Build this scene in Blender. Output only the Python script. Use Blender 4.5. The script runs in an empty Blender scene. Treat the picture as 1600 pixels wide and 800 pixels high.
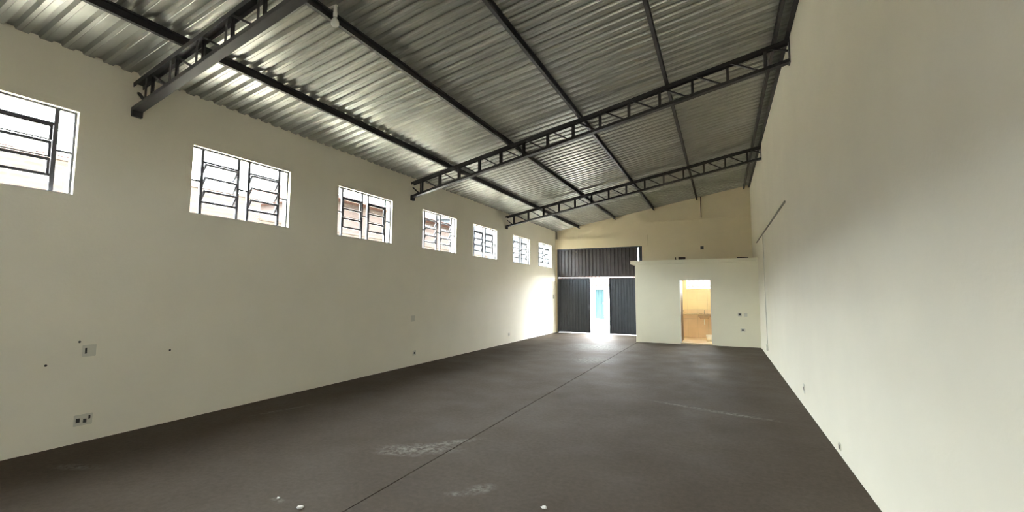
import bpy, bmesh, math, random
from mathutils import Vector, Matrix
random.seed(7)
scene = bpy.context.scene
COL = scene.collection

# ------------------------------------------------------------------ camera, sky, exposure
F_PX = 691.0
cam_d = bpy.data.cameras.new('camera')
cam_d.sensor_width = 36.0
cam_d.lens = F_PX / 1600.0 * 36.0
cam_d.clip_start = 0.05
cam_d.clip_end = 500
cam = bpy.data.objects.new('camera', cam_d)
COL.objects.link(cam)
yaw, pitch, roll = math.radians(25.293), math.radians(4.813), math.radians(0.207)
fw = Vector((-math.sin(yaw) * math.cos(pitch), math.cos(yaw) * math.cos(pitch), math.sin(pitch)))
r0 = fw.cross(Vector((0, 0, 1))).normalized()
u0 = r0.cross(fw)
rt = r0 * math.cos(roll) + u0 * math.sin(roll)
up = u0 * math.cos(roll) - r0 * math.sin(roll)
cam.matrix_world = Matrix(((rt.x, up.x, -fw.x, 0), (rt.y, up.y, -fw.y, 0), (rt.z, up.z, -fw.z, 1.6), (0, 0, 0, 1)))
scene.camera = cam

world = bpy.data.worlds.new('world')
scene.world = world
world.use_nodes = True
bg = world.node_tree.nodes['Background']
bg.inputs['Color'].default_value = (0.93, 0.97, 1.0, 1)     # bright overcast sky, even all round
bg.inputs['Strength'].default_value = 15.0

sun_d = bpy.data.lights.new('sun', 'SUN')
sun_d.energy = 14.0  # weak sun added so the ground outside bounces light indoors
sun_d.angle = math.radians(8)
sun_d.color = (1.0, 0.95, 0.86)
sun = bpy.data.objects.new('sun', sun_d)
sun.rotation_euler = Vector((-0.05, 0.25, -0.97)).to_track_quat('-Z', 'Y').to_euler()
COL.objects.link(sun)

vs = scene.view_settings
vs.view_transform = 'Standard'
vs.look = 'None'
vs.exposure = 2.62
vs.gamma = 1.0
vs.use_curve_mapping = False
cy = scene.cycles
cy.use_denoising = True
cy.filter_width = 1.0
cy.max_bounces = 16
cy.diffuse_bounces = 10
cy.glossy_bounces = 6
cy.transparent_max_bounces = 16
cy.sample_clamp_indirect = 12.0
cy.caustics_reflective = False
cy.caustics_refractive = False


def portal(loc, rot, w, h):
    """sky portal: emits nothing, only tells the renderer where the sky comes in"""
    l = bpy.data.lights.new('sky_portal', 'AREA')
    l.shape = 'RECTANGLE'
    l.size, l.size_y = w, h
    l.cycles.is_portal = True
    o = bpy.data.objects.new('sky_portal', l)
    o.location = loc
    o.rotation_euler = rot
    COL.objects.link(o)


# ------------------------------------------------------------------ measures
XL, XR, YB, YF = -6.23, 1.02, 17.48, -3.6
SL = 0.174
RC = 5.265


def roofz(x):
    return RC + SL * x


YA = 15.27
WZ0, WZ1, WW = 2.63, 3.54, 1.46
WIN_Y = [1.47, 4.08, 6.535, 9.04, 11.36, 13.97, 16.26]
WIN_ADDED = [-1.0]  # unseen window added behind the viewer for extra daylight in the hall
for y in WIN_Y + WIN_ADDED:
    portal((XL - 0.30, y, (WZ0 + WZ1) / 2), (0, math.radians(-90), 0), WZ1 - WZ0, WW)
FGX0, FGX1, FGZ0, FGZ = -1.0, 0.1, 2.4, 3.1     # unseen opening added behind the viewer to let in more sky light
portal(((FGX0 + FGX1) / 2, YF - 0.3, (FGZ0 + FGZ) / 2), (math.radians(90), 0, 0), FGX1 - FGX0, FGZ - FGZ0)
portal((-4.4, YB + 0.35, 1.12), (math.radians(-90), 0, 0), 0.8, 2.25)
portal((-0.72, YB + 0.35, 2.05), (math.radians(-90), 0, 0), 1.0, 0.7)


# ------------------------------------------------------------------ materials
def new_mat(name):
    m = bpy.data.materials.new(name)
    m.use_nodes = True
    nt = m.node_tree
    return m, nt, nt.nodes['Principled BSDF']


def mat(name, col, rough=0.6, metal=0.0, var=0.08, scale=6.0, bump=0.0, bscale=60.0, rvar=0.0, spec=0.5):
    """plain procedural material: colour varied by noise, optional fine relief"""
    m, nt, b = new_mat(name)
    N, L = nt.nodes, nt.links
    geo = N.new('ShaderNodeNewGeometry')
    no = N.new('ShaderNodeTexNoise')
    no.inputs['Scale'].default_value = scale
    no.inputs['Detail'].default_value = 4
    L.new(geo.outputs['Position'], no.inputs['Vector'])
    ramp = N.new('ShaderNodeValToRGB')
    e = ramp.color_ramp.elements
    e[0].position, e[1].position = 0.3, 0.7
    e[0].color = tuple(c * (1 - var) for c in col) + (1,)
    e[1].color = tuple(min(1, c * (1 + var)) for c in col) + (1,)
    L.new(no.outputs['Fac'], ramp.inputs['Fac'])
    L.new(ramp.outputs['Color'], b.inputs['Base Color'])
    b.inputs['Roughness'].default_value = rough
    b.inputs['Metallic'].default_value = metal
    b.inputs['Specular IOR Level'].default_value = spec
    if rvar:
        mr = N.new('ShaderNodeMapRange')
        mr.inputs[3].default_value = rough - rvar
        mr.inputs[4].default_value = rough + rvar
        L.new(no.outputs['Fac'], mr.inputs[0])
        L.new(mr.outputs[0], b.inputs['Roughness'])
    if bump:
        n2 = N.new('ShaderNodeTexNoise')
        n2.inputs['Scale'].default_value = bscale
        n2.inputs['Detail'].default_value = 3
        L.new(geo.outputs['Position'], n2.inputs['Vector'])
        bp = N.new('ShaderNodeBump')
        bp.inputs['Strength'].default_value = bump
        bp.inputs['Distance'].default_value = 0.01
        L.new(n2.outputs['Fac'], bp.inputs['Height'])
        L.new(bp.outputs['Normal'], b.inputs['Normal'])
    return m


M = {}
M['wall'] = mat('cream_wall_paint', (0.84, 0.797, 0.665), 0.62, var=0.025, scale=1.3, bump=0.12, bscale=35, spec=0.3)
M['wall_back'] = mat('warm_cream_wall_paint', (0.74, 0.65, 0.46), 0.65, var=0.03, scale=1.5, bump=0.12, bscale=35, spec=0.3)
M['wall_wash'] = mat('yellow_cream_wall_paint', (0.84, 0.80, 0.63), 0.62, var=0.025, scale=1.3, bump=0.12, bscale=35, spec=0.3)
M['white_paint'] = mat('white_paint', (0.82, 0.80, 0.74), 0.5, var=0.02)
M['steel'] = mat('dark_painted_steel', (0.030, 0.028, 0.030), 0.5, var=0.25, scale=9, rvar=0.1)
M['galv'] = mat('galvanised_sheet', (0.39, 0.39, 0.355), 0.42, metal=0.72, var=0.10, scale=3.0, rvar=0.08)
M['gate_head'] = mat('gate_steel_warm_lit', (0.050, 0.041, 0.038), 0.45, var=0.15, scale=5)  # same steel as the leaves; brownish light from inside put into the colour
M['gate_leaf'] = mat('gate_steel_cool_sheen', (0.036, 0.044, 0.056), 0.4, var=0.12, scale=4)  # same steel as the header; cool reflection put into the colour
M['bar'] = mat('grey_window_steel', (0.10, 0.10, 0.11), 0.5, var=0.15, scale=12)
M['plastic'] = mat('cream_plastic', (0.62, 0.60, 0.50), 0.4, var=0.03)
M['dark'] = mat('dark_socket_plastic', (0.03, 0.028, 0.024), 0.5, var=0.1)
M['conduit'] = mat('grey_plastic_conduit', (0.30, 0.28, 0.22), 0.5, var=0.06)
M['bulb'] = mat('milky_bulb_glass', (0.85, 0.85, 0.82), 0.15, var=0.01)
M['door'] = mat('dark_brown_door_wood', (0.085, 0.050, 0.030), 0.5, var=0.3, scale=18)
M['tile'] = mat('beige_glazed_tile', (0.82, 0.71, 0.46), 0.22, var=0.04, scale=3)
M['tile2'] = mat('tan_glazed_tile', (0.76, 0.60, 0.42), 0.25, var=0.05, scale=3)
M['grout'] = mat('grey_beige_grout', (0.45, 0.38, 0.26), 0.9, var=0.08)
M['stone'] = mat('beige_stone_slab', (0.50, 0.40, 0.27), 0.3, var=0.25, scale=40)
M['ceramic'] = mat('beige_ceramic', (0.50, 0.40, 0.30), 0.2, var=0.02)
M['chrome'] = mat('chrome', (0.55, 0.55, 0.55), 0.15, metal=1.0, var=0.02)
M['paper'] = mat('crumpled_white_paper', (0.78, 0.76, 0.72), 0.8, var=0.05)
M['brick_block'] = mat('dark_clay_block', (0.06, 0.04, 0.025), 0.9, var=0.3, scale=30)
M['ground'] = mat('pale_concrete_ground', (0.28, 0.27, 0.25), 0.9, var=0.1, spec=0.0)
M['yard'] = mat('yard_reflector_concrete', (0.55, 0.52, 0.46), 0.9, var=0.1, spec=0.0)  # kept pale to bounce light indoors
M['bounce_coat'] = mat('bounce_render', (0.46, 0.43, 0.37), 0.9, var=0.06, spec=0.0)  # pale coat added to bounce light onto the inner walls
M['asphalt'] = mat('pale_street_asphalt', (0.12, 0.12, 0.125), 0.9, var=0.1, spec=0.0)
M['facade'] = mat('white_street_facade', (0.45, 0.43, 0.40), 0.8, var=0.05, spec=0.0)
M['teal'] = mat('teal_gate_paint', (0.019, 0.034, 0.037), 0.6, var=0.05, spec=0.0)
M['terracotta'] = mat('terracotta_tile', (0.055, 0.032, 0.027), 0.8, var=0.2, scale=5, spec=0.0)
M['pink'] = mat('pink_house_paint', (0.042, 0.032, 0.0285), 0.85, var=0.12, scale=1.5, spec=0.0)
M['backdrop'] = mat('backdrop_blue_grey', (0.031, 0.034, 0.0365), 0.9, var=0.06, scale=0.8, spec=0.0)  # tone that dims the sky behind the far window bars
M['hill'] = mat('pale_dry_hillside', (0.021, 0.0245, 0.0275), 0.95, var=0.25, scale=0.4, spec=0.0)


def brick_mat():
    m, nt, b = new_mat('bare_brick_wall')
    N, L = nt.nodes, nt.links
    geo = N.new('ShaderNodeNewGeometry')
    sep = N.new('ShaderNodeSeparateXYZ')
    com = N.new('ShaderNodeCombineXYZ')
    br = N.new('ShaderNodeTexBrick')
    L.new(geo.outputs['Position'], sep.inputs[0])
    L.new(sep.outputs['Y'], com.inputs['X'])
    L.new(sep.outputs['Z'], com.inputs['Y'])
    L.new(com.outputs[0], br.inputs['Vector'])
    br.inputs['Color1'].default_value = (0.033, 0.0245, 0.0205, 1)
    br.inputs['Color2'].default_value = (0.039, 0.030, 0.0255, 1)
    br.inputs['Mortar'].default_value = (0.038, 0.0325, 0.0285, 1)
    br.inputs['Scale'].default_value = 1.0
    br.inputs['Brick Width'].default_value = 0.25
    br.inputs['Row Height'].default_value = 0.075
    br.inputs['Mortar Size'].default_value = 0.015
    L.new(br.outputs['Color'], b.inputs['Base Color'])
    b.inputs['Roughness'].default_value = 0.9
    b.inputs['Specular IOR Level'].default_value = 0.0
    return m


M['brick'] = brick_mat()


def glass_mat():
    m = bpy.data.materials.new('clear_window_glass')
    m.use_nodes = True
    nt = m.node_tree
    N, L = nt.nodes, nt.links
    N.remove(N['Principled BSDF'])
    out = N['Material Output']
    tr = N.new('ShaderNodeBsdfTransparent')
    no = N.new('ShaderNodeTexNoise')
    no.inputs['Scale'].default_value = 3
    rp = N.new('ShaderNodeValToRGB')
    rp.color_ramp.elements[0].color = (0.86, 0.89, 0.89, 1)
    rp.color_ramp.elements[1].color = (0.93, 0.95, 0.95, 1)
    L.new(no.outputs['Fac'], rp.inputs['Fac'])
    L.new(rp.outputs['Color'], tr.inputs['Color'])
    gl = N.new('ShaderNodeBsdfGlossy')
    gl.inputs['Roughness'].default_value = 0.05
    lw = N.new('ShaderNodeLayerWeight')      # mirror share grows towards grazing view, same from both sides
    pw = N.new('ShaderNodeMath')
    pw.operation = 'POWER'
    pw.inputs[1].default_value = 4.0
    L.new(lw.outputs['Facing'], pw.inputs[0])
    fr = N.new('ShaderNodeMath')
    fr.operation = 'MULTIPLY_ADD'
    fr.inputs[1].default_value = 0.45
    fr.inputs[2].default_value = 0.03
    L.new(pw.outputs[0], fr.inputs[0])
    mx = N.new('ShaderNodeMixShader')
    L.new(fr.outputs[0], mx.inputs[0])
    L.new(tr.outputs[0], mx.inputs[1])
    L.new(gl.outputs[0], mx.inputs[2])
    L.new(mx.outputs[0], out.inputs['Surface'])
    return m


M['glass'] = glass_mat()

# worn spots on the floor, and two broad pale patches towards the gate: x, y, half length, half width, turn (deg), strength
SCUFFS_AND_PATCHES = [(-2.86, 3.85, 0.34, 0.13, 25, 0.95), (-2.98, 3.66, 0.22, 0.07, 15, 0.8), (-2.70, 4.12, 0.30, 0.06, 50, 0.9),
          (-1.84, 3.30, 0.12, 0.07, 60, 0.8), (-1.95, 3.15, 0.10, 0.04, 20, 0.6), (-0.55, 6.92, 0.45, 0.05, -16, 0.55),
          (0.10, 6.74, 0.45, 0.06, -12, 0.75), (-5.39, 2.10, 0.22, 0.06, 20, 0.5), (-5.46, 4.29, 0.35, 0.04, 75, 0.5),
          (-3.15, 2.45, 0.06, 0.03, 0, 0.8), (-2.83, 10.6, 0.5, 0.5, 30, 0.55), (-3.3, 13.2, 0.9, 0.7, 0, 0.5)]  # last two are broad pale patches towards the gate


def floor_mat():
    m, nt, b = new_mat('worn_grey_brown_concrete')
    N, L = nt.nodes, nt.links
    geo = N.new('ShaderNodeNewGeometry')
    P = geo.outputs['Position']

    def noise(scale, detail=4, rough=0.55):
        n = N.new('ShaderNodeTexNoise')
        n.inputs['Scale'].default_value = scale
        n.inputs['Detail'].default_value = detail
        n.inputs['Roughness'].default_value = rough
        L.new(P, n.inputs['Vector'])
        return n.outputs['Fac']

    def math_(op, a, bb):
        n = N.new('ShaderNodeMath')
        n.operation = op
        for i, v in enumerate((a, bb)):
            if isinstance(v, (int, float)):
                n.inputs[i].default_value = v
            else:
                L.new(v, n.inputs[i])
        return n.outputs[0]

    def rng(v, a, bb, c, d):
        n = N.new('ShaderNodeMapRange')
        L.new(v, n.inputs[0])
        for i, x in enumerate((a, bb, c, d)):
            n.inputs[i + 1].default_value = x
        return n.outputs[0]

    big = noise(0.7, 5)
    ramp = N.new('ShaderNodeValToRGB')
    ramp.color_ramp.elements[0].position = 0.32
    ramp.color_ramp.elements[1].position = 0.70
    ramp.color_ramp.elements[0].color = (0.078, 0.060, 0.045, 1)
    ramp.color_ramp.elements[1].color = (0.104, 0.084, 0.066, 1)
    L.new(big, ramp.inputs['Fac'])
    fine = rng(noise(22, 4, 0.7), 0.3, 0.7, 0.86, 1.14)
    mul = N.new('ShaderNodeMix')
    mul.data_type = 'RGBA'
    mul.blend_type = 'MULTIPLY'
    mul.inputs[0].default_value = 1.0
    L.new(ramp.outputs['Color'], mul.inputs[6])
    L.new(fine, mul.inputs[7])
    # pale worn marks and broad pale patches
    tot = None
    grit = rng(noise(16, 6, 0.75), 0.42, 0.66, 0.0, 1.0)
    for (x, y, rx, ry, a, s) in SCUFFS_AND_PATCHES:
        mp = N.new('ShaderNodeMapping')
        mp.vector_type = 'TEXTURE'
        mp.inputs['Location'].default_value = (x, y, 0)
        mp.inputs['Rotation'].default_value = (0, 0, math.radians(a))
        mp.inputs['Scale'].default_value = (rx, ry, 1)
        L.new(P, mp.inputs['Vector'])
        ln = N.new('ShaderNodeVectorMath')
        ln.operation = 'LENGTH'
        L.new(mp.outputs[0], ln.inputs[0])
        v = rng(ln.outputs['Value'], 0.1, 1.5, s, 0.0)
        tot = v if tot is None else math_('MAXIMUM', tot, v)
    msk = math_('MULTIPLY', tot, grit)
    mix = N.new('ShaderNodeMix')
    mix.data_type = 'RGBA'
    L.new(math_('MULTIPLY', msk, 0.75), mix.inputs[0])
    L.new(mul.outputs[2], mix.inputs[6])
    mix.inputs[7].default_value = (0.42, 0.39, 0.34, 1)
    L.new(mix.outputs[2], b.inputs['Base Color'])
    L.new(rng(noise(1.8, 5), 0.3, 0.7, 0.62, 0.80), b.inputs['Roughness'])
    b.inputs['Specular IOR Level'].default_value = 0.06
    bp = N.new('ShaderNodeBump')
    bp.inputs['Strength'].default_value = 0.10
    bp.inputs['Distance'].default_value = 0.01
    L.new(noise(9, 4), bp.inputs['Height'])
    L.new(bp.outputs['Normal'], b.inputs['Normal'])
    return m


M['floor'] = floor_mat()


# ------------------------------------------------------------------ mesh helpers
class MB:
    """collects simple solids; build() links them as one mesh object"""

    def __init__(self):
        self.v, self.f = [], []

    def add(self, vs, fs):
        n = len(self.v)
        self.v += [tuple(x) for x in vs]
        self.f += [tuple(i + n for i in f) for f in fs]
        return self

    def box(self, x0, x1, y0, y1, z0, z1):
        return self.add([(x0, y0, z0), (x1, y0, z0), (x1, y1, z0), (x0, y1, z0), (x0, y0, z1), (x1, y0, z1), (x1, y1, z1), (x0, y1, z1)],
                        [(0, 3, 2, 1), (4, 5, 6, 7), (0, 1, 5, 4), (1, 2, 6, 5), (2, 3, 7, 6), (3, 0, 4, 7)])

    def prism(self, poly, axis, a, b):
        """2-D polygon pushed along an axis from a to b"""
        def P(p, t):
            return {'x': (t, p[0], p[1]), 'y': (p[0], t, p[1]), 'z': (p[0], p[1], t)}[axis]
        n = len(poly)
        vs = [P(p, a) for p in poly] + [P(p, b) for p in poly]
        fs = [tuple(range(n))[::-1], tuple(range(n, 2 * n))] + [(i, (i + 1) % n, n + (i + 1) % n, n + i) for i in range(n)]
        return self.add(vs, fs)

    def beam(self, A, B, w, h, upv=(0, 0, 1)):
        """rectangular bar from A to B; w sideways, h along upv"""
        A, B = Vector(A), Vector(B)
        d = (B - A).normalized()
        s = d.cross(Vector(upv)).normalized() * (w / 2)
        u = s.cross(d).normalized() * (h / 2)
        vs = [p + i * s + j * u for p in (A, B) for i, j in ((-1, -1), (1, -1), (1, 1), (-1, 1))]
        return self.add(vs, [(0, 1, 2, 3), (7, 6, 5, 4), (0, 4, 5, 1), (1, 5, 6, 2), (2, 6, 7, 3), (3, 7, 4, 0)])

    def tube(self, A, B, r, n=10, r2=None):
        A, B = Vector(A), Vector(B)
        r2 = r if r2 is None else r2
        d = (B - A).normalized()
        s = d.orthogonal().normalized()
        t = d.cross(s)
        vs = [A + r * (math.cos(2 * math.pi * k / n) * s + math.sin(2 * math.pi * k / n) * t) for k in range(n)]
        vs += [B + r2 * (math.cos(2 * math.pi * k / n) * s + math.sin(2 * math.pi * k / n) * t) for k in range(n)]
        return self.add(vs, [tuple(range(n))[::-1], tuple(range(n, 2 * n))] + [(k, (k + 1) % n, n + (k + 1) % n, n + k) for k in range(n)])

    def lathe(self, prof, c, n=16):
        c = Vector(c)
        vs = [c + Vector((r * math.cos(2 * math.pi * k / n), r * math.sin(2 * math.pi * k / n), z)) for r, z in prof for k in range(n)]
        fs = [(j * n + k, j * n + (k + 1) % n, (j + 1) * n + (k + 1) % n, (j + 1) * n + k) for j in range(len(prof) - 1) for k in range(n)]
        fs += [tuple(range(n))[::-1], tuple((len(prof) - 1) * n + k for k in range(n))]
        return self.add(vs, fs)

    def build(self, name, material, parent=None, bevel=0.0, smooth=False, loc=None):
        """vertices are given in world space when loc is None (the parent chain has no turn)"""
        me = bpy.data.meshes.new(name)
        off = Vector((0, 0, 0))
        if loc is None:
            q = parent
            while q is not None:
                off += q.location
                q = q.parent
        me.from_pydata([tuple(Vector(p) - off) for p in self.v], [], self.f)
        bm = bmesh.new()
        bm.from_mesh(me)
        bmesh.ops.recalc_face_normals(bm, faces=bm.faces)
        if bevel:
            bmesh.ops.bevel(bm, geom=[e for e in bm.edges if e.is_manifold and e.calc_face_angle(0) > 0.5], offset=bevel, segments=2, affect='EDGES', clamp_overlap=True)
        bm.to_mesh(me)
        bm.free()
        if smooth:
            me.polygons.foreach_set('use_smooth', [True] * len(me.polygons))
        me.materials.append(M[material] if isinstance(material, str) else material)
        o = bpy.data.objects.new(name, me)
        COL.objects.link(o)
        if parent is not None:
            o.parent = parent
        if loc is not None:
            o.location = loc
        return o


def empty(name, loc):
    o = bpy.data.objects.new(name, None)
    o.empty_display_size = 0.1
    o.location = loc
    COL.objects.link(o)
    return o


def tag(o, label, cat=None, group=None, kind=None):
    o['label'] = label
    if cat:
        o['category'] = cat
    if group:
        o['group'] = group
    if kind:
        o['kind'] = kind
    return o


def struct(o, label):
    return tag(o, label, kind='structure')


def copy_tree(o, parent=None):
    c = o.copy()
    COL.objects.link(c)
    c.parent = parent
    for ch in list(o.children):
        copy_tree(ch, c)
    return c


def wall_mesh(mb, axis, c0, c1, us, zs, holes):
    """wall slab between c0 and c1 on its thin axis ('x' or 'y'), cut into cells; holes = (u0,u1,z0,z1)"""
    us = sorted(set(us + [h[0] for h in holes] + [h[1] for h in holes]))
    zs = sorted(set(zs + [h[2] for h in holes] + [h[3] for h in holes]))

    def solid(i, j):
        if i < 0 or j < 0 or i >= len(us) - 1 or j >= len(zs) - 1:
            return False
        u, z = (us[i] + us[i + 1]) / 2, (zs[j] + zs[j + 1]) / 2
        return not any(h[0] < u < h[1] and h[2] < z < h[3] for h in holes)

    def P(c, u, z):
        return (c, u, z) if axis == 'x' else (u, c, z)
    idx = {}
    V, Fc = [], []

    def vid(c, u, z):
        k = (c, u, z)
        if k not in idx:
            idx[k] = len(V)
            V.append(P(c, u, z))
        return idx[k]
    for i in range(len(us) - 1):
        for j in range(len(zs) - 1):
            if not solid(i, j):
                continue
            a, b, p, q = us[i], us[i + 1], zs[j], zs[j + 1]
            for c in (c0, c1):
                Fc.append([vid(c, a, p), vid(c, b, p), vid(c, b, q), vid(c, a, q)])
            if not solid(i - 1, j):
                Fc.append([vid(c0, a, p), vid(c1, a, p), vid(c1, a, q), vid(c0, a, q)])
            if not solid(i + 1, j):
                Fc.append([vid(c0, b, p), vid(c1, b, p), vid(c1, b, q), vid(c0, b, q)])
            if not solid(i, j - 1):
                Fc.append([vid(c0, a, p), vid(c1, a, p), vid(c1, b, p), vid(c0, b, p)])
            if not solid(i, j + 1):
                Fc.append([vid(c0, a, q), vid(c1, a, q), vid(c1, b, q), vid(c0, b, q)])
    return mb.add(V, Fc)


# ------------------------------------------------------------------ floor
WT = 0.16
JX = -2.56
flo = MB().box(XL - WT, XR + WT, YF - WT, YB + WT, -0.16, -0.06).build('floor', 'floor')
struct(flo, 'worn grey brown concrete floor of the empty hall')
MB().box(XL, JX - 0.006, YF, YB + 0.02, -0.06, 0.0).build('concrete_slab', 'floor', flo)
MB().box(JX + 0.006, XR, YF, YB + 0.02, -0.06, 0.0).build('concrete_slab', 'floor', flo)

# ------------------------------------------------------------------ walls
allw = WIN_ADDED + WIN_Y
holes = [(y - WW / 2, y + WW / 2, WZ0, WZ1) for y in sorted(allw)]
o = wall_mesh(MB(), 'x', XL - WT, XL, [YF - WT, YB + WT], [-0.1, roofz(XL) + 0.03], holes).build('wall_left', 'wall')
struct(o, 'long cream painted wall with a row of steel windows')
o = MB().box(XR, XR + WT, YF - WT, YB + WT, -0.1, roofz(XR) + 0.03).build('wall_right', 'wall')
struct(o, 'long plain cream painted wall on the right')

GX0, GX1, GZ = -6.17, -2.72, 3.43
BWX0, BWX1, BWZ0, BWZ1 = -1.17, -0.30, 1.77, 2.50
ZS = 3.9
wb = MB()
wall_mesh(wb, 'y', YB, YB + WT, [XL, XR], [-0.1, ZS], [(GX0, GX1, -0.02, GZ), (BWX0, BWX1, BWZ0, BWZ1)])
wb.prism([(XL, ZS), (XR, ZS), (XR, roofz(XR) + 0.03), (XL, roofz(XL) + 0.03)], 'y', YB, YB + WT)
wback = wb.build('wall_back', 'wall_back')
struct(wback, 'warm cream end wall with dark gate under the sloping roof')
MB().box(XL, -2.50, YB - 0.06, YB, GZ, 3.86).build('lintel_beam', 'wall_back', wback)
MB().box(-2.50, XR, YB - 0.05, YB, 4.33, 4.375).build('plaster_ledge', 'wall_back', wback)
MB().box(XL, XL + 0.07, YB - 0.05, YB, 3.86, roofz(XL)).build('corner_stub', 'conduit', wback)
o = wall_mesh(MB(), 'y', YF - WT, YF, [XL, XR], [-0.1, ZS], [(FGX0, FGX1, FGZ0, FGZ)])
o.prism([(XL, ZS), (XR, ZS), (XR, roofz(XR) + 0.03), (XL, roofz(XL) + 0.03)], 'y', YF - WT, YF)
struct(o.build('wall_front', 'wall'), 'cream end wall with an opening added behind the viewer to let light in')

# ------------------------------------------------------------------ roof sheets
ceil = empty('ceiling', (XL, YF, roofz(XL)))
struct(ceil, 'sloping roof of bare corrugated galvanised sheets')
PITCH = 0.1725
NR = 6


def sheet_profile(t):
    pts = []
    for k in range(NR):
        y = k * PITCH
        pts += [(y, 0.0), (y + 0.030, 0.0), (y + 0.034, 0.004), (y + 0.038, 0.004), (y + 0.042, 0.0), (y + 0.092, 0.0), (y + 0.112, 0.040), (y + 0.152, 0.040)]
    pts.append((NR * PITCH, 0.0))
    pts.append((NR * PITCH + 0.022, 0.0))
    return [(a, b + t) for a, b in pts]


lo, hi = sheet_profile(0.0), sheet_profile(0.002)
poly = lo + hi[::-1]
X0s, X1s = XL - 0.45, XR + 0.35
sheet_me = None
y = YF - 0.25
i = 0
while y < YB + 0.5:
    dz = 0.0
    if sheet_me is None:
        mb = MB()
        n = len(lo)
        V, Fc = [], []
        for x in (X0s, X1s):
            for a, b in lo:
                V.append((x - XL, a, b + SL * (x - XL)))
            for a, b in hi:
                V.append((x - XL, a, b + SL * (x - XL)))
        for k in range(n - 1):
            Fc.append((k, k + 1, 2 * n + k + 1, 2 * n + k))
            Fc.append((n + k, 3 * n + k, 3 * n + k + 1, n + k + 1))
        Fc += [(0, 2 * n, 3 * n, n), (n - 1, 2 * n - 1, 4 * n - 1, 3 * n - 1)]
        mb.add(V, Fc)
        so = mb.build('roof_sheet', 'galv', ceil, loc=Vector((0, 0, 0)))
        sheet_me = so.data
    else:
        so = bpy.data.objects.new('roof_sheet', sheet_me)
        COL.objects.link(so)
        so.parent = ceil
    so.location = (0, y - YF, 0.002 + (0.004 if i % 2 else 0.0))
    y += NR * PITCH
    i += 1

# ------------------------------------------------------------------ purlins: channel sections running the length of the roof
PX = [-5.20, -3.71, -2.235, -0.71, 0.83]
PN = ['first dark steel purlin from the window wall, under the roof sheets',
      'second dark steel purlin from the window wall, passing the hanging bulb',
      'middle one of the five dark steel purlins under the roof',
      'fourth dark steel purlin from the window wall, ending above the thin pipe',
      'fifth dark steel purlin, closest to the plain right wall']
for x, lab in zip(PX, PN):
    z = roofz(x)
    t, w, h = 0.004, 0.045, 0.10
    a, b = x - w / 2, x + w / 2
    prof = [(a, z - h), (b, z - h), (b, z - h + 0.015), (b - t, z - h + 0.015), (b - t, z - h + t), (a + t, z - h + t), (a + t, z - t + SL * (a - x)),
            (b - t, z - t), (b - t, z - 0.015), (b, z - 0.015), (b, z + SL * (b - x)), (a, z + SL * (a - x))]
    mb = MB().prism(prof, 'y', YF, YB - 0.02)
    o = mb.build('roof_purlin', 'steel')
    tag(o, lab, 'purlin', 'roof purlins')
z = roofz(XR - 0.03)
o = MB().prism([(XR - 0.06, z - 0.09), (XR - 0.001, z - 0.09), (XR - 0.001, z), (XR - 0.007, z), (XR - 0.007, z - 0.082), (XR - 0.06, z - 0.082)], 'y', YF, YB - 0.02).build('edge_angle', 'steel')
tag(o, 'dark steel edge angle running along the top of the plain right wall', 'angle')

# ------------------------------------------------------------------ trusses
T_TOP, T_BOT = 0.105, 0.455


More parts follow.
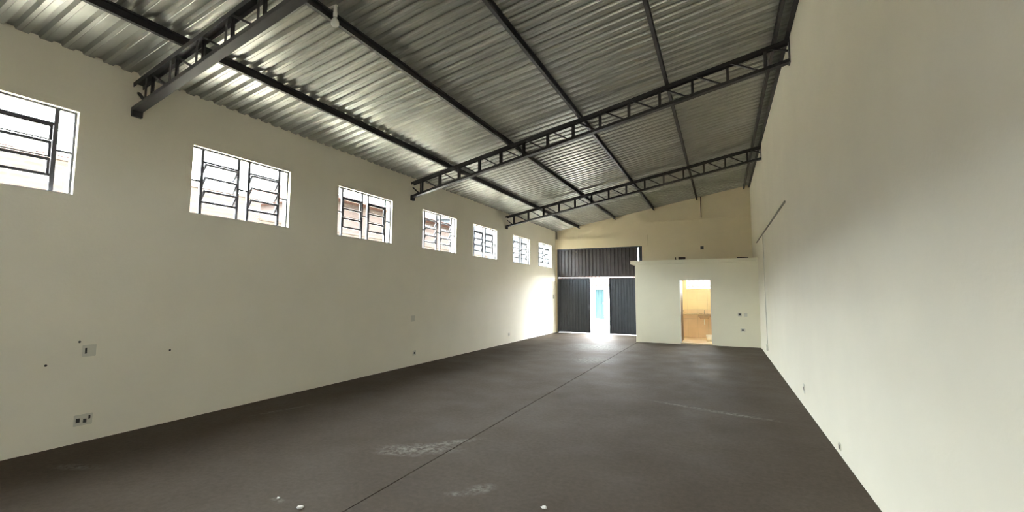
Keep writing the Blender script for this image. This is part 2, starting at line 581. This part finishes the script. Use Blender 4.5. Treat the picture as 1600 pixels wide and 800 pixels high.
def truss(yl, yr, label, y_ref=None):
    def Y(x):
        return yl + (yr - yl) * (x - XL) / (XR - XL)
    root = empty('roof_truss', (XL, yl, roofz(XL) - T_BOT))
    tag(root, label, 'truss', 'roof trusses')
    xa, xb = XL + 0.005, XR - 0.012

    def pt(x, drop, dy=0.0):
        return (x, Y(x) + dy, roofz(x) - drop)
    cw = 0.095
    # channels: web plate and two flanges
    m = MB()
    m.beam(pt(xa, T_TOP + 0.004), pt(xb, T_TOP + 0.004), cw, 0.008)
    m.beam(pt(xa, T_TOP + 0.030, cw / 2), pt(xb, T_TOP + 0.030, cw / 2), 0.005, 0.055)
    m.beam(pt(xa, T_TOP + 0.030, -cw / 2), pt(xb, T_TOP + 0.030, -cw / 2), 0.005, 0.055)
    m.build('top_chord', 'steel', root)
    m = MB()
    m.beam(pt(xa, T_BOT - 0.004), pt(xb, T_BOT - 0.004), cw, 0.008)
    m.beam(pt(xa, T_BOT - 0.025, cw / 2), pt(xb, T_BOT - 0.025, cw / 2), 0.005, 0.045)
    m.beam(pt(xa, T_BOT - 0.025, -cw / 2), pt(xb, T_BOT - 0.025, -cw / 2), 0.005, 0.045)
    m.build('bottom_chord', 'steel', root)
    xs = [XL + 0.28 + 0.512 * k for k in range(14)]
    for x in xs:
        m = MB()
        for dy in (-0.028, 0.028):
            yy = Y(x) + dy
            m.box(x - 0.019, x + 0.019, yy - 0.002 + math.copysign(0.009, dy), yy + 0.002 + math.copysign(0.009, dy), roofz(x) - T_BOT + 0.008, roofz(x) - T_TOP - 0.008)
            m.box(x - 0.019, x - 0.015, yy - 0.010, yy + 0.010, roofz(x) - T_BOT + 0.008, roofz(x) - T_TOP - 0.008)
        m.build('vertical_post', 'steel', root)
    ends = [XL + 0.03] + xs
    for x, x2 in zip(ends[:-1], ends[1:]):
        if x2 - x < 0.4:
            m = MB().beam(pt(x, T_TOP + 0.12), pt(x2 - 0.03, T_BOT - 0.012), 0.03, 0.022)
        else:
            m = MB().beam(pt(x + 0.05, T_TOP + 0.02), pt(x2 - 0.04, T_BOT - 0.012), 0.03, 0.022)
        m.build('diagonal_brace', 'steel', root)
    m = MB().beam(pt(xs[-1] + 0.05, T_TOP + 0.02), pt(XR - 0.02, T_TOP + 0.16), 0.03, 0.022)
    m.build('diagonal_brace', 'steel', root)
    MB().box(XL, XL + 0.045, yl - 0.05, yl + 0.05, roofz(XL) - T_BOT - 0.06, roofz(XL) - T_BOT + 0.05).build('bearing_plate', 'steel', root)
    MB().box(XR - 0.012, XR, yr - 0.06, yr + 0.06, roofz(XR) - T_BOT - 0.02, roofz(XR) - T_TOP + 0.01).build('bearing_plate', 'steel', root)
    return root


truss(2.70, 2.45, 'nearest dark steel lattice truss above the two biggest windows')
truss(7.90, 7.37, 'middle dark steel lattice truss crossing the whole roof')
truss(12.74, 12.56, 'farthest dark steel lattice truss, near the end wall with gate')


# ------------------------------------------------------------------ windows
def make_window():
    H = WZ1 - WZ0
    r = empty('window_1', (0, 0, 0))
    fx = -0.075
    ys = [-WW / 2, -WW / 2 + 0.155, -0.08, 0.08, WW / 2 - 0.155, WW / 2]
    row = H / 5
    z4 = (0, 0, 0)
    m = MB()
    t = 0.018
    m.box(fx - 0.02, fx + 0.02, -WW / 2, WW / 2, 0, t).box(fx - 0.02, fx + 0.02, -WW / 2, WW / 2, H - t, H)
    m.box(fx - 0.02, fx + 0.02, -WW / 2, -WW / 2 + t, t, H - t).box(fx - 0.02, fx + 0.02, WW / 2 - t, WW / 2, t, H - t)
    m.build('window_frame', 'bar', r, loc=z4)
    for yy in ys[1:-1]:
        MB().box(fx - 0.018, fx + 0.018, yy - 0.018, yy + 0.018, t, H - t).build('mullion', 'bar', r, loc=z4)

    def pane(y0, y1, z0, z1, par=r, loc=z4, c=(0, 0)):
        return MB().box(fx - 0.002 if par is r else -0.002, fx + 0.002 if par is r else 0.002, y0, y1, z0, z1).build('pane', 'glass', par, loc=loc)
    # narrow fixed strips with one crossbar
    for a, b in ((0, 1), (2, 3), (4, 5)):
        y0, y1 = ys[a] + 0.0185, ys[b] - 0.0185
        MB().box(fx - 0.014, fx + 0.014, y0, y1, H / 2 - 0.010, H / 2 + 0.010).build('glazing_bar', 'bar', r, loc=z4)
        pane(y0, y1, t, H / 2 - 0.010)
        pane(y0, y1, H / 2 + 0.010, H - t)
    # two columns: fixed light above and below, three pivoting sashes between
    for a, b in ((1, 2), (3, 4)):
        y0, y1 = ys[a] + 0.0185, ys[b] - 0.0185
        for z in (row, H - row):
            MB().box(fx - 0.016, fx + 0.016, y0, y1, z - 0.014, z + 0.014).build('glazing_bar', 'bar', r, loc=z4)
        pane(y0, y1, t, row - 0.014)
        pane(y0, y1, H - row + 0.014, H - t)
        for k in (1, 2, 3):
            zc = row * (k + 0.5)
            hh = row / 2 - 0.005
            yc = (y0 + y1) / 2
            hw = (y1 - y0) / 2 - 0.004
            m = MB()
            s = 0.011
            m.box(-s, s, -hw, hw, hh - 0.028, hh).box(-s, s, -hw, hw, -hh, -hh + 0.010)
            m.box(-s, s, -hw, -hw + 0.022, -hh + 0.010, hh - 0.028).box(-s, s, hw - 0.022, hw, -hh + 0.010, hh - 0.028)
            sa = m.build('sash', 'bar', r, loc=Vector((fx, yc, zc)))
            MB().box(-0.002, 0.002, -hw + 0.022, hw - 0.022, -hh + 0.010, hh - 0.028).build('pane', 'glass', sa, loc=z4)
    # painted sill board inside the reveal
    MB().box(-0.055, 0.0, -WW / 2, WW / 2, -0.004, 0.004).build('window_sill', 'white_paint', r, loc=z4)
    return r


WL = ['nearest window, cut by the left picture edge, all sashes shut',
      'second window from the left, sashes tilted open, right of the nearest truss end',
      'third window from the left, sashes shut, left of the middle truss end',
      'fourth window from the left, sashes tilted open, right of the middle truss end',
      'fifth window from the left, sashes almost shut',
      'sixth window from the left, sashes tilted, next to last before the gate',
      'last and smallest looking window, beside the corner with the dark gate',
      'unseen window added in the left wall behind the viewer for more light']
TILT = [0, 34, 0, 32, 10, 26, 26, 0]
proto = make_window()
for k, (y, lab, tl) in enumerate(zip(WIN_Y + WIN_ADDED, WL, TILT)):
    w = proto if k == 0 else copy_tree(proto)
    w.name = 'window_%d' % (k + 1)
    w.location = (XL, y, WZ0)
    struct(w, lab)
    for ch in w.children:
        if ch.name.startswith('sash'):
            ch.rotation_euler = (0, math.radians(tl + (random.uniform(-3, 3) if tl else 0)), 0)

# ------------------------------------------------------------------ gate in the end wall
g = empty('door_1', ((GX0 + GX1) / 2, YB, 0))
struct(g, 'dark steel gate with ribbed header and two leaves slid apart')
yg = YB + 0.05


def ribbed(x0, x1, z0, z1, yc, pitch, depth, thick=0.004):
    n = max(1, round((x1 - x0) / pitch))
    p = (x1 - x0) / n
    line = []
    for k in range(n):
        a = x0 + k * p
        line += [(a, 0), (a + p * 0.55, 0), (a + p * 0.68, depth), (a + p * 0.87, depth)]
    line.append((x1, 0))
    pl = [(a, yc - b) for a, b in line] + [(a, yc - b + thick) for a, b in line[::-1]]
    return pl


def prism_strip(mb, line, yc, thick, z0, z1):
    n = len(line)
    V, Fc = [], []
    for z in (z0, z1):
        V += [(a, yc - b, z) for a, b in line]
        V += [(a, yc - b + thick, z) for a, b in line]
    for k in range(n - 1):
        Fc += [(k, k + 1, 2 * n + k + 1, 2 * n + k), (n + k, 3 * n + k, 3 * n + k + 1, n + k + 1),
               (k, n + k, n + k + 1, k + 1), (2 * n + k, 2 * n + k + 1, 3 * n + k + 1, 3 * n + k)]
    Fc += [(0, 2 * n, 3 * n, n), (n - 1, 2 * n - 1, 4 * n - 1, 3 * n - 1)]
    return mb.add(V, Fc)


def ribline(x0, x1, pitch, depth):
    n = max(1, round((x1 - x0) / pitch))
    p = (x1 - x0) / n
    line = []
    for k in range(n):
        a = x0 + k * p
        line += [(a, 0), (a + p * 0.50, 0), (a + p * 0.66, depth), (a + p * 0.84, depth)]
    line.append((x1, 0))
    return line


HB = 2.265
prism_strip(MB(), ribline(GX0 + 0.05, -2.90, 0.145, 0.03), yg, 0.006, HB, GZ - 0.05).build('header_panel', 'gate_head', g)
MB().box(GX0, GX0 + 0.05, yg - 0.04, yg + 0.05, -0.005, GZ).build('frame_post', 'gate_leaf', g)
MB().box(-2.84, GX1, yg - 0.04, yg + 0.05, 0, GZ).build('frame_post', 'gate_leaf', g)
MB().box(GX0 + 0.05, -2.84, yg - 0.04, yg + 0.05, GZ - 0.05, GZ).build('frame_head', 'gate_leaf', g)
MB().box(GX0 + 0.05, -2.90, yg - 0.03, yg + 0.03, HB, HB + 0.05).build('header_rail', 'gate_head', g)
MB().box(-5.37, -5.31, yg - 0.06, yg - 0.03, 3.27, 3.31).build('latch_bracket', 'plastic', g)
for x0, x1 in ((GX0 + 0.05, -4.785), (-4.015, -2.845)):
    lf = prism_strip(MB(), ribline(x0 + 0.03, x1 - 0.03, 0.115, 0.014), yg, 0.006, 0.05, 2.20).build('gate_leaf', 'gate_leaf', g)
    m = MB()
    m.box(x0, x0 + 0.03, yg - 0.025, yg + 0.025, 0.03, 2.22).box(x1 - 0.03, x1, yg - 0.025, yg + 0.025, 0.03, 2.22)
    m.box(x0 + 0.03, x1 - 0.03, yg - 0.025, yg + 0.025, 0.03, 0.06).box(x0 + 0.03, x1 - 0.03, yg - 0.025, yg + 0.025, 2.19, 2.22)
    m.build('leaf_frame', 'gate_leaf', lf)
    hx = x1 - 0.06 if x0 < -5 else x0 + 0.06
    MB().box(hx - 0.012, hx + 0.012, yg - 0.06, yg - 0.025, 0.95, 1.15).build('handle', 'gate_leaf', lf)
# hangers carry the leaves from the header
for x in (-5.95, -5.0, -3.8, -3.05):
    MB().box(x - 0.012, x + 0.012, yg - 0.008, yg + 0.008, 2.21, HB + 0.02).build('hanger', 'gate_leaf', g)

# ------------------------------------------------------------------ washroom block in the corner
AX0, AT = -2.62, 0.14
DX0, DX1, DZ = -1.23, -0.30, 2.06
FZ = 0.035
o = wall_mesh(MB(), 'y', YA, YA + AT, [AX0, XR], [-0.02, 2.59], [(DX0, DX1, -0.01, DZ)]).build('wall_washroom_front', 'wall_wash')
struct(o, 'cream front wall of the low washroom block with an open doorway')
o = MB().box(AX0, AX0 + AT, YA + AT, YB, -0.02, 2.59).build('wall_washroom_side', 'wall_wash')
struct(o, 'cream side wall of the low washroom block beside the gate')
o = MB().box(AX0 - 0.14, XR, YA - 0.10, YB, 2.585, 2.70).build('ceiling_washroom', 'wall_wash', bevel=0.006)
struct(o, 'flat overhanging concrete slab on top of the washroom block')
o = MB().box(AX0 + AT, XR, YA + AT, YB, -0.03, FZ).build('floor_washroom', 'tile2')
struct(o, 'tan tiled floor inside the washroom')
o = MB().box(DX0, DX1, YA - 0.015, YA + AT, 0.0, FZ + 0.01).build('trim_1', 'stone')
struct(o, 'pale beige stone threshold of the washroom doorway')
# door casing and the leaf swung into the room
fr = empty('door_2', (DX0, YA, 0))
struct(fr, 'dark brown washroom door swung inward, with thin white frame')
fz = FZ + 0.01
MB().box(DX0, DX0 + 0.018, YA - 0.006, YA + AT, fz, DZ).build('door_jamb', 'white_paint', fr)
MB().box(DX1 - 0.018, DX1, YA - 0.006, YA + AT, fz, DZ).build('door_jamb', 'white_paint', fr)
MB().box(DX0 + 0.018, DX1 - 0.018, YA - 0.006, YA + AT, DZ - 0.018, DZ).build('door_head', 'white_paint', fr)
lf = MB().box(DX0 - 0.02, DX0 + 0.018, YA + AT + 0.005, YA + AT + 0.875, fz + 0.005, DZ - 0.02).build('door_leaf', 'door', fr, bevel=0.003)
MB().box(DX0 - 0.020, DX0 + 0.019, YA + AT + 0.8755, YA + AT + 0.885, fz + 0.005, DZ - 0.02).build('edge_strip', 'white_paint', lf)
m = MB().tube((DX0 + 0.018, YA + AT + 0.81, 1.02), (DX0 + 0.06, YA + AT + 0.81, 1.02), 0.008)
m.beam((DX0 + 0.06, YA + AT + 0.82, 1.02), (DX0 + 0.06, YA + AT + 0.70, 1.02), 0.012, 0.016)
m.build('door_handle', 'chrome', lf)

# tiles on the end wall inside the washroom
TW, TH = 0.335, 0.335
MB().box(AX0 + AT, XR, YB - 0.006, YB, FZ, BWZ0 - 0.0).build('tile_bed', 'grout', wback)
tile_cache = {}
zrow = 0
z = FZ + 0.003
while z < BWZ0 - 0.03:
    z1 = min(z + TH, BWZ0)
    x = AX0 + AT + 0.003
    while x < XR - 0.03:
        x1 = min(x + TW, XR - 0.002)
        key = (round(x1 - x, 3), round(z1 - z, 3), z < 0.85)
        if key not in tile_cache:
            to = MB().box(0, x1 - x - 0.004, -0.008, 0, 0, z1 - z - 0.004).build('wall_tile', 'tile2' if key[2] else 'tile', wback, loc=Vector((x, YB - 0.006, z)))
            tile_cache[key] = to.data
        else:
            to = bpy.data.objects.new('wall_tile', tile_cache[key])
            COL.objects.link(to)
            to.parent = wback
            to.location = (x, YB - 0.006, z)
        x += TW
    z += TH
# washroom window
w = empty('window_10', ((BWX0 + BWX1) / 2, YB, BWZ0))
struct(w, 'small high window of the washroom seen through the doorway')
m = MB()
m.box(BWX0, BWX1, YB + 0.03, YB + 0.07, BWZ0, BWZ0 + 0.025).box(BWX0, BWX1, YB + 0.03, YB + 0.07, BWZ1 - 0.025, BWZ1)
m.box(BWX0, BWX0 + 0.025, YB + 0.03, YB + 0.07, BWZ0 + 0.025, BWZ1 - 0.025).box(BWX1 - 0.025, BWX1, YB + 0.03, YB + 0.07, BWZ0 + 0.025, BWZ1 - 0.025)
m.build('window_frame', 'white_paint', w)
zc = (BWZ0 + BWZ1) / 2
MB().box(BWX0 + 0.025, BWX1 - 0.025, YB + 0.04, YB + 0.06, zc - 0.01, zc + 0.01).build('glazing_bar', 'white_paint', w)
MB().box(BWX0 + 0.025, BWX1 - 0.025, YB + 0.048, YB + 0.052, BWZ0 + 0.025, zc - 0.01).build('pane', 'glass', w)
MB().box(BWX0 + 0.025, BWX1 - 0.025, YB + 0.048, YB + 0.052, zc + 0.01, BWZ1 - 0.025).build('pane', 'glass', w)

# wash stand: stone counter, bowl, tap
yw = YB - 0.014
ws = empty('wash_stand', (-0.62, yw, 0.86))
tag(ws, 'beige stone washstand with hanging bowl and small tap in the washroom', 'sink')
m = MB()
cx, cyy, R_ = -0.58, yw - 0.24, 0.17
m.box(-1.65, cx - R_, yw - 0.47, yw, 0.86, 0.89).box(cx + R_, 0.20, yw - 0.47, yw, 0.86, 0.89)
m.box(cx - R_, cx + R_, yw - 0.47, cyy - R_, 0.86, 0.89).box(cx - R_, cx + R_, cyy + R_, yw, 0.86, 0.89)
m.build('counter', 'stone', ws)
m = MB()
m.lathe([(0.04, 0.70), (0.12, 0.72), (0.19, 0.80), (0.215, 0.859), (0.20, 0.885), (0.185, 0.885), (0.165, 0.81), (0.10, 0.75), (0.03, 0.74)], (cx, cyy, 0), 20)
m.build('bowl', 'ceramic', ws, smooth=True)
m = MB().tube((cx, yw - 0.05, 0.89), (cx, yw - 0.05, 1.02), 0.013)
m.tube((cx, yw - 0.05, 1.01), (cx, yw - 0.18, 1.00), 0.010).tube((cx, yw - 0.175, 1.005), (cx, yw - 0.175, 0.975), 0.010)
m.build('tap', 'chrome', ws)
m = MB().tube((cx, cyy, 0.70), (cx, cyy, 0.52), 0.018).tube((cx, cyy, 0.53), (cx, yw, 0.53), 0.016)
m.build('drain_pipe', 'white_paint', ws)
for x in (-1.5, 0.05):
    MB().prism([(yw, 0.86), (yw - 0.35, 0.86), (yw, 0.62)], 'x', x - 0.012, x + 0.012).build('bracket', 'stone', ws)
# unseen glowing globe added to warm and brighten the washroom
gl = empty('added_ceiling_globe', (-0.9, 16.4, 2.585))
tag(gl, 'unseen glowing globe added under the washroom ceiling for light', 'lamp')
MB().lathe([(0.07, 2.565), (0.07, 2.585)], (-0.9, 16.4, 0), 16).build('added_globe_base', 'white_paint', gl)
gm, gnt, gb = new_mat('added_globe_glow')
gb.inputs['Emission Color'].default_value = (1.0, 0.80, 0.50, 1)
gb.inputs['Emission Strength'].default_value = 6.0
MB().lathe([(0.04, 2.565), (0.085, 2.545), (0.105, 2.50), (0.095, 2.45), (0.06, 2.415), (0.02, 2.40)], (-0.9, 16.4, 0), 18).build('globe', gm, gl, smooth=True)
# little white bin by the doorway
b = empty('waste_bin', (-0.42, 16.3, FZ))
tag(b, 'small white bin on the washroom floor by the doorway', 'bin')
MB().lathe([(0.075, 0.0), (0.095, 0.19), (0.088, 0.19), (0.07, 0.01)], (-0.42, 16.3, FZ), 16).build('bin_body', 'white_paint', b, smooth=True)
MB().lathe([(0.098, 0.185), (0.102, 0.19), (0.102, 0.20), (0.097, 0.20)], (-0.42, 16.3, FZ), 16).build('rim', 'white_paint', b)

# things on the slab
o = empty('clay_block', (-1.14, 15.45, 2.70))
tag(o, 'dark clay block lying on top of the washroom slab', 'brick')
m = MB()
m.box(-1.245, -1.035, 15.40, 15.50, 2.70, 2.72).box(-1.245, -1.035, 15.40, 15.50, 2.775, 2.795).box(-1.245, -1.035, 15.40, 15.43, 2.72, 2.775).box(-1.245, -1.035, 15.47, 15.50, 2.72, 2.775)
m.build('block_body', 'brick_block', o)
o = MB().prism([(-1.345, 2.70), (-1.315, 2.70), (-1.32, 2.80), (-1.342, 2.79)], 'y', 15.42, 15.45).build('stub_rod', 'brick_block')
tag(o, 'short thin upright stub beside the dark block on the slab', 'stub')
o = MB().box(0.46, 0.78, 15.36, 15.46, 2.70, 2.738).build('flat_plank', 'brick_block', bevel=0.006)
tag(o, 'thin dark plank lying flat on the slab near the right wall', 'plank')

# ------------------------------------------------------------------ small fittings
def outlet(name, wall, a, z, w, h, label, cat, holes=(), switch=(), body='plastic', c=None):
    """plate on a wall: wall 'L','R' run along y, 'A' = washroom front, 'B' = end wall run along x"""
    base = {'L': XL, 'R': XR, 'A': YA, 'B': YB}[wall]
    sg = {'L': 1, 'R': -1, 'A': -1, 'B': -1}[wall]

    def bb(mb, a0, a1, z0, z1, d0, d1):
        p, q = sorted((base + sg * d0, base + sg * d1))
        return mb.box(p, q, a0, a1, z0, z1) if wall in 'LR' else mb.box(a0, a1, p, q, z0, z1)
    root = empty(name, (base, a, z) if wall in 'LR' else (a, base, z))
    tag(root, label, cat)
    bb(MB(), a - w / 2, a + w / 2, z - h / 2, z + h / 2, 0, 0.010).build('cover_plate', body, root, bevel=0.003)
    for (da, dz, hw, hh) in holes:
        bb(MB(), a + da - hw, a + da + hw, z + dz - hh, z + dz + hh, 0.0101, 0.0125).build('socket', 'dark', root)
    for (da, dz, hw, hh) in switch:
        bb(MB(), a + da - hw, a + da + hw, z + dz - hh, z + dz + hh, 0.0101, 0.018).build('rocker', 'plastic', root, bevel=0.002)
    return root


outlet('light_switch', 'L', 2.445, 0.965, 0.115, 0.125, 'cream switch plate on left wall below the nearest window', 'switch', holes=[(-0.03, 0.0, 0.008, 0.030)], switch=[(0.015, 0.0, 0.022, 0.038)])
outlet('wall_outlet', 'L', 2.44, 0.235, 0.155, 0.115, 'double outlet low on left wall right under the switch plate', 'outlet', holes=[(-0.045, 0.0, 0.016, 0.022), (0.012, -0.012, 0.014, 0.02), (0.05, 0.02, 0.008, 0.018)])
outlet('wall_outlet', 'L', 8.10, 0.27, 0.11, 0.11, 'outlet low on left wall below the gap after the third window', 'outlet', holes=[(0, 0, 0.02, 0.02)])
outlet('blank_plate', 'L', 8.03, 1.03, 0.12, 0.13, 'blank cream plate straight above the mid wall outlet', 'plate')
outlet('wall_outlet', 'L', 12.96, 0.28, 0.11, 0.11, 'outlet low on left wall nearest the gate', 'outlet', holes=[(0, 0, 0.022, 0.022)])
outlet('switch_box', 'L', 17.18, 1.47, 0.16, 0.17, 'small grey switch box on left wall beside the gate', 'switch', switch=[(0, 0, 0.03, 0.05)], body='conduit')
outlet('wall_outlet', 'R', 7.56, 0.27, 0.08, 0.13, 'flat outlet low on the right wall, half way along', 'outlet', holes=[(0, 0, 0.018, 0.022)])
outlet('wall_outlet', 'R', 5.51, 0.09, 0.07, 0.07, 'small dark floor level outlet on the right wall nearest the viewer', 'outlet', holes=[(0, 0, 0.022, 0.022)])
outlet('wall_outlet', 'A', 0.48, 0.975, 0.11, 0.11, 'upper outlet on the washroom front right of the doorway', 'outlet', holes=[(0, 0, 0.034, 0.03)])
outlet('blank_plate', 'A', 0.64, 0.975, 0.09, 0.11, 'pale blank plate beside the upper washroom outlet', 'plate')
outlet('wall_outlet', 'A', 0.55, 0.51, 0.13, 0.09, 'lower outlet on the washroom front right of the doorway', 'outlet', holes=[(0, 0, 0.035, 0.022)])
outlet('junction_box', 'B', -0.59, 3.28, 0.12, 0.12, 'dark square junction box on end wall above the washroom', 'box', holes=[(0, 0, 0.045, 0.045)], body='conduit')
for y, z, lab in ((2.36, 1.065, 'dark screw plug just above the switch plate'), (3.23, 0.88, 'dark screw plug right of the switch plate, alone on wall'), (2.11, 0.85, 'faint screw plug left of the switch plate')):
    o = MB().tube((XL, y, z), (XL + 0.008, y, z), 0.012, 10, 0.009).build('screw_plug', 'dark')
    tag(o, lab, 'plug', 'screw plugs in the left wall')

# thin pipe from roof to ledge on the end wall
o = MB().tube((-0.585, YB - 0.03, 4.36), (-0.585, YB - 0.03, roofz(-0.585) - 0.002), 0.016).build('vent_pipe', 'door')
tag(o, 'thin brown upright pipe on end wall between ledge and roof', 'pipe')

# surface conduit on the right wall
cd = empty('wall_conduit', (XR, 13.1, 0.2))
tag(cd, 'thin grey cable conduit on the right wall with a drop to floor level', 'conduit')
MB().box(XR - 0.022, XR, 8.57, YA - 0.11, 3.135, 3.165).build('horizontal_run', 'conduit', cd)
MB().box(XR - 0.020, XR, 13.02, 13.045, 0.33, 3.135).build('vertical_drop', 'plastic', cd)
MB().box(XR - 0.04, XR, 12.97, 13.09, 0.18, 0.33).build('outlet_box', 'plastic', cd, bevel=0.004)

# bare bulb hanging from the second purlin
lx, ly = -3.60, 3.22
lz = roofz(lx) - 0.10
lp = empty('hanging_bulb', (lx, ly, lz))
tag(lp, 'unlit white bulb in a white holder hanging beside the second purlin', 'lamp')
MB().box(-3.69, lx + 0.02, ly - 0.012, ly + 0.012, lz + 0.085, lz + 0.097).build('bracket', 'white_paint', lp)
MB().lathe([(0.012, 0.085), (0.018, 0.08), (0.018, 0.02), (0.022, 0.015), (0.022, -0.03), (0.018, -0.035)], (lx, ly, lz), 14).build('lamp_holder', 'white_paint', lp, smooth=True)
MB().lathe([(0.017, -0.035), (0.024, -0.055), (0.038, -0.075), (0.044, -0.10), (0.041, -0.122), (0.028, -0.140), (0.010, -0.147)], (lx, ly, lz), 18).build('bulb', 'bulb', lp, smooth=True)

# scraps on the floor
for (x, y, s, lab) in ((-2.88, 2.43, 0.022, 'crumpled white paper scrap on floor left of the floor joint'), (-1.25, 3.22, 0.019, 'small white scrap lying alone on the floor in the foreground'),
                       (-3.17, 2.47, 0.012, 'tiny pale crumb left of the crumpled paper scrap')):
    bm = bmesh.new()
    bmesh.ops.create_icosphere(bm, subdivisions=2, radius=s)
    zmin = 1
    for v in bm.verts:
        v.co *= random.uniform(0.7, 1.2)
        v.co.z *= 0.55
        v.co.x *= 1.3
        zmin = min(zmin, v.co.z)
    for v in bm.verts:
        v.co += Vector((0, 0, -zmin))
    me = bpy.data.meshes.new('paper_scrap')
    bm.to_mesh(me)
    bm.free()
    me.materials.append(M['paper'])
    o = bpy.data.objects.new('paper_scrap', me)
    o.location = (x, y, 0)
    COL.objects.link(o)
    tag(o, lab, 'scrap', 'scraps on the floor')

# ------------------------------------------------------------------ outside
o = MB().box(-90, 60, -60, 90, -0.4, -0.165).build('ground', 'ground')
struct(o, 'pale ground outside around the building')
o = MB().box(-9.5, XL - WT, -12, YB + WT, -0.165, -0.12).build('yard_reflector', 'yard')  # unseen pale strip added to bounce daylight up through the windows
struct(o, 'unseen pale strip added outside the window wall to bounce light')
o = MB().box(-13.5, 40, YB + WT, 23.0, -0.165, -0.03).build('pavement', 'ground')
struct(o, 'pale pavement outside the open gate')
o = MB().box(-13.5, 40, 23.0, 27.2, -0.165, -0.10).build('street', 'asphalt')
struct(o, 'grey street beyond the pavement')
o = MB().box(-13.5, 40, 27.2, 28.0, -0.165, -0.03).build('far_pavement', 'ground')
struct(o, 'narrow pavement across the street')
hs = empty('street_house', (-7.0, 28.0, -0.03))
tag(hs, 'white house front with tiled roof edge across the street', 'house')
wall_mesh(MB(), 'y', 28.0, 28.2, [-13.4, 2.0], [-0.03, 2.0], [(-7.34, -6.76, -0.02, 1.87)]).build('house_wall', 'facade', hs)
m = MB()
for k in range(61):
    x = -13.4 + k * 0.26
    m.prism([(27.75, 2.02), (27.75, 2.10), (30.5, 3.0), (30.5, 2.92)], 'x', x, x + 0.20)
m.prism([(27.8, 2.0), (27.8, 2.05), (30.5, 2.95), (30.5, 2.90)], 'x', -13.4, 2.4)
m.build('tiled_roof', 'terracotta', hs)
tg = empty('street_gate', (-7.05, 28.05, -0.03))
tag(tg, 'narrow teal metal gate in the house front across the street', 'gate')
prism_strip(MB(), ribline(-7.335, -6.765, 0.14, 0.03), 28.10, 0.006, 0.0, 1.86).build('gate_panel', 'teal', tg)
MB().box(-6.85, -6.82, 28.02, 28.07, 0.9, 1.05).build('handle', 'dark', tg)

for y0, y1, zt, lab in ((-12, 6.6, 3.75, 'bare brick boundary wall seen through the nearest window'),
                        (6.6, 17.6, 3.30, 'lower stretch of brick boundary wall seen through the farther windows')):
    bw = empty('boundary_wall', (-9.55, (y0 + y1) / 2, -0.165))
    tag(bw, lab, 'wall')
    MB().box(-9.66, -9.5, y0, y1, -0.165, 2.95).build('bounce_base', 'bounce_coat', bw)  # unseen lower part, made pale to bounce light indoors
    MB().box(-9.65, -9.51, y0, y1, 2.95, zt - 0.05).build('brick_courses', 'brick', bw)
    MB().box(-9.67, -9.49, y0, y1, zt - 0.05, zt).build('coping', 'brick', bw)
nh = empty('neighbour_house', (-12.5, 12.4, -0.165))
tag(nh, 'pale pink neighbouring house seen through the third and fourth windows', 'house')
MB().box(-15, -10.4, 9.2, 16.4, -0.165, 4.35).build('house_wall', 'pink', nh)
MB().prism([(-15.4, 4.35), (-10.0, 4.35), (-10.0, 4.43), (-12.7, 5.0), (-15.4, 4.43)], 'y', 9.0, 16.6).build('house_roof', 'terracotta', nh)
nw = empty('sky_backdrop', (-16.0, 32.0, -0.165))  # made-up block added to hide bright sky so window bars stay visible
tag(nw, 'added pale blue grey warehouse seen through the three windows nearest the gate', 'building')
MB().box(-19, -14.0, 22.6, 42, -0.165, 6.1).build('backdrop_wall', 'backdrop', nw)
MB().prism([(-19.2, 6.1), (-13.8, 6.1), (-13.8, 6.2), (-16.5, 6.9), (-19.2, 6.2)], 'y', 22.4, 42.2).build('backdrop_roof', 'backdrop', nw)
# hillside
bm = bmesh.new()
nx, ny = 14, 30
vv = []
for i in range(nx + 1):
    for j in range(ny + 1):
        x = -28 - i * 4.5
        yv = -30 + j * 5.0
        t = i / nx
        zz = -0.4 + 16.5 * (1 - (1 - t) ** 2) + 1.2 * math.sin(j * 0.7) * t
        vv.append(bm.verts.new((x, yv, zz)))
for i in range(nx):
    for j in range(ny):
        a = i * (ny + 1) + j
        bm.faces.new((vv[a], vv[a + 1], vv[a + ny + 2], vv[a + ny + 1]))
bmesh.ops.recalc_face_normals(bm, faces=bm.faces)
me = bpy.data.meshes.new('hillside')
bm.to_mesh(me)
bm.free()
me.materials.append(M['hill'])
o = bpy.data.objects.new('hillside', me)
COL.objects.link(o)
struct(o, 'pale hillside far beyond the boundary wall')
for (x, y, w, lab) in ((-62, 13.5, 6, 'pale hillside house farthest left in the nearest window'), (-64, 21.5, 5, 'pale hillside house behind the corner of the nearest window')):
    t = (-28 - x) / 63
    zb = -0.4 + 16.5 * (1 - (1 - t) ** 2) - 1.6
    h_ = empty('hill_house', (x, y, zb))
    tag(h_, lab, 'house', 'houses on the hillside')
    MB().box(x - 2, x + 2, y - w / 2, y + w / 2, zb, zb + 4.2).build('house_wall', 'facade', h_)
    MB().prism([(x - 2.3, zb + 4.2), (x + 2.3, zb + 4.2), (x, zb + 5.2)], 'y', y - w / 2 - 0.2, y + w / 2 + 0.2).build('house_roof', 'terracotta', h_)
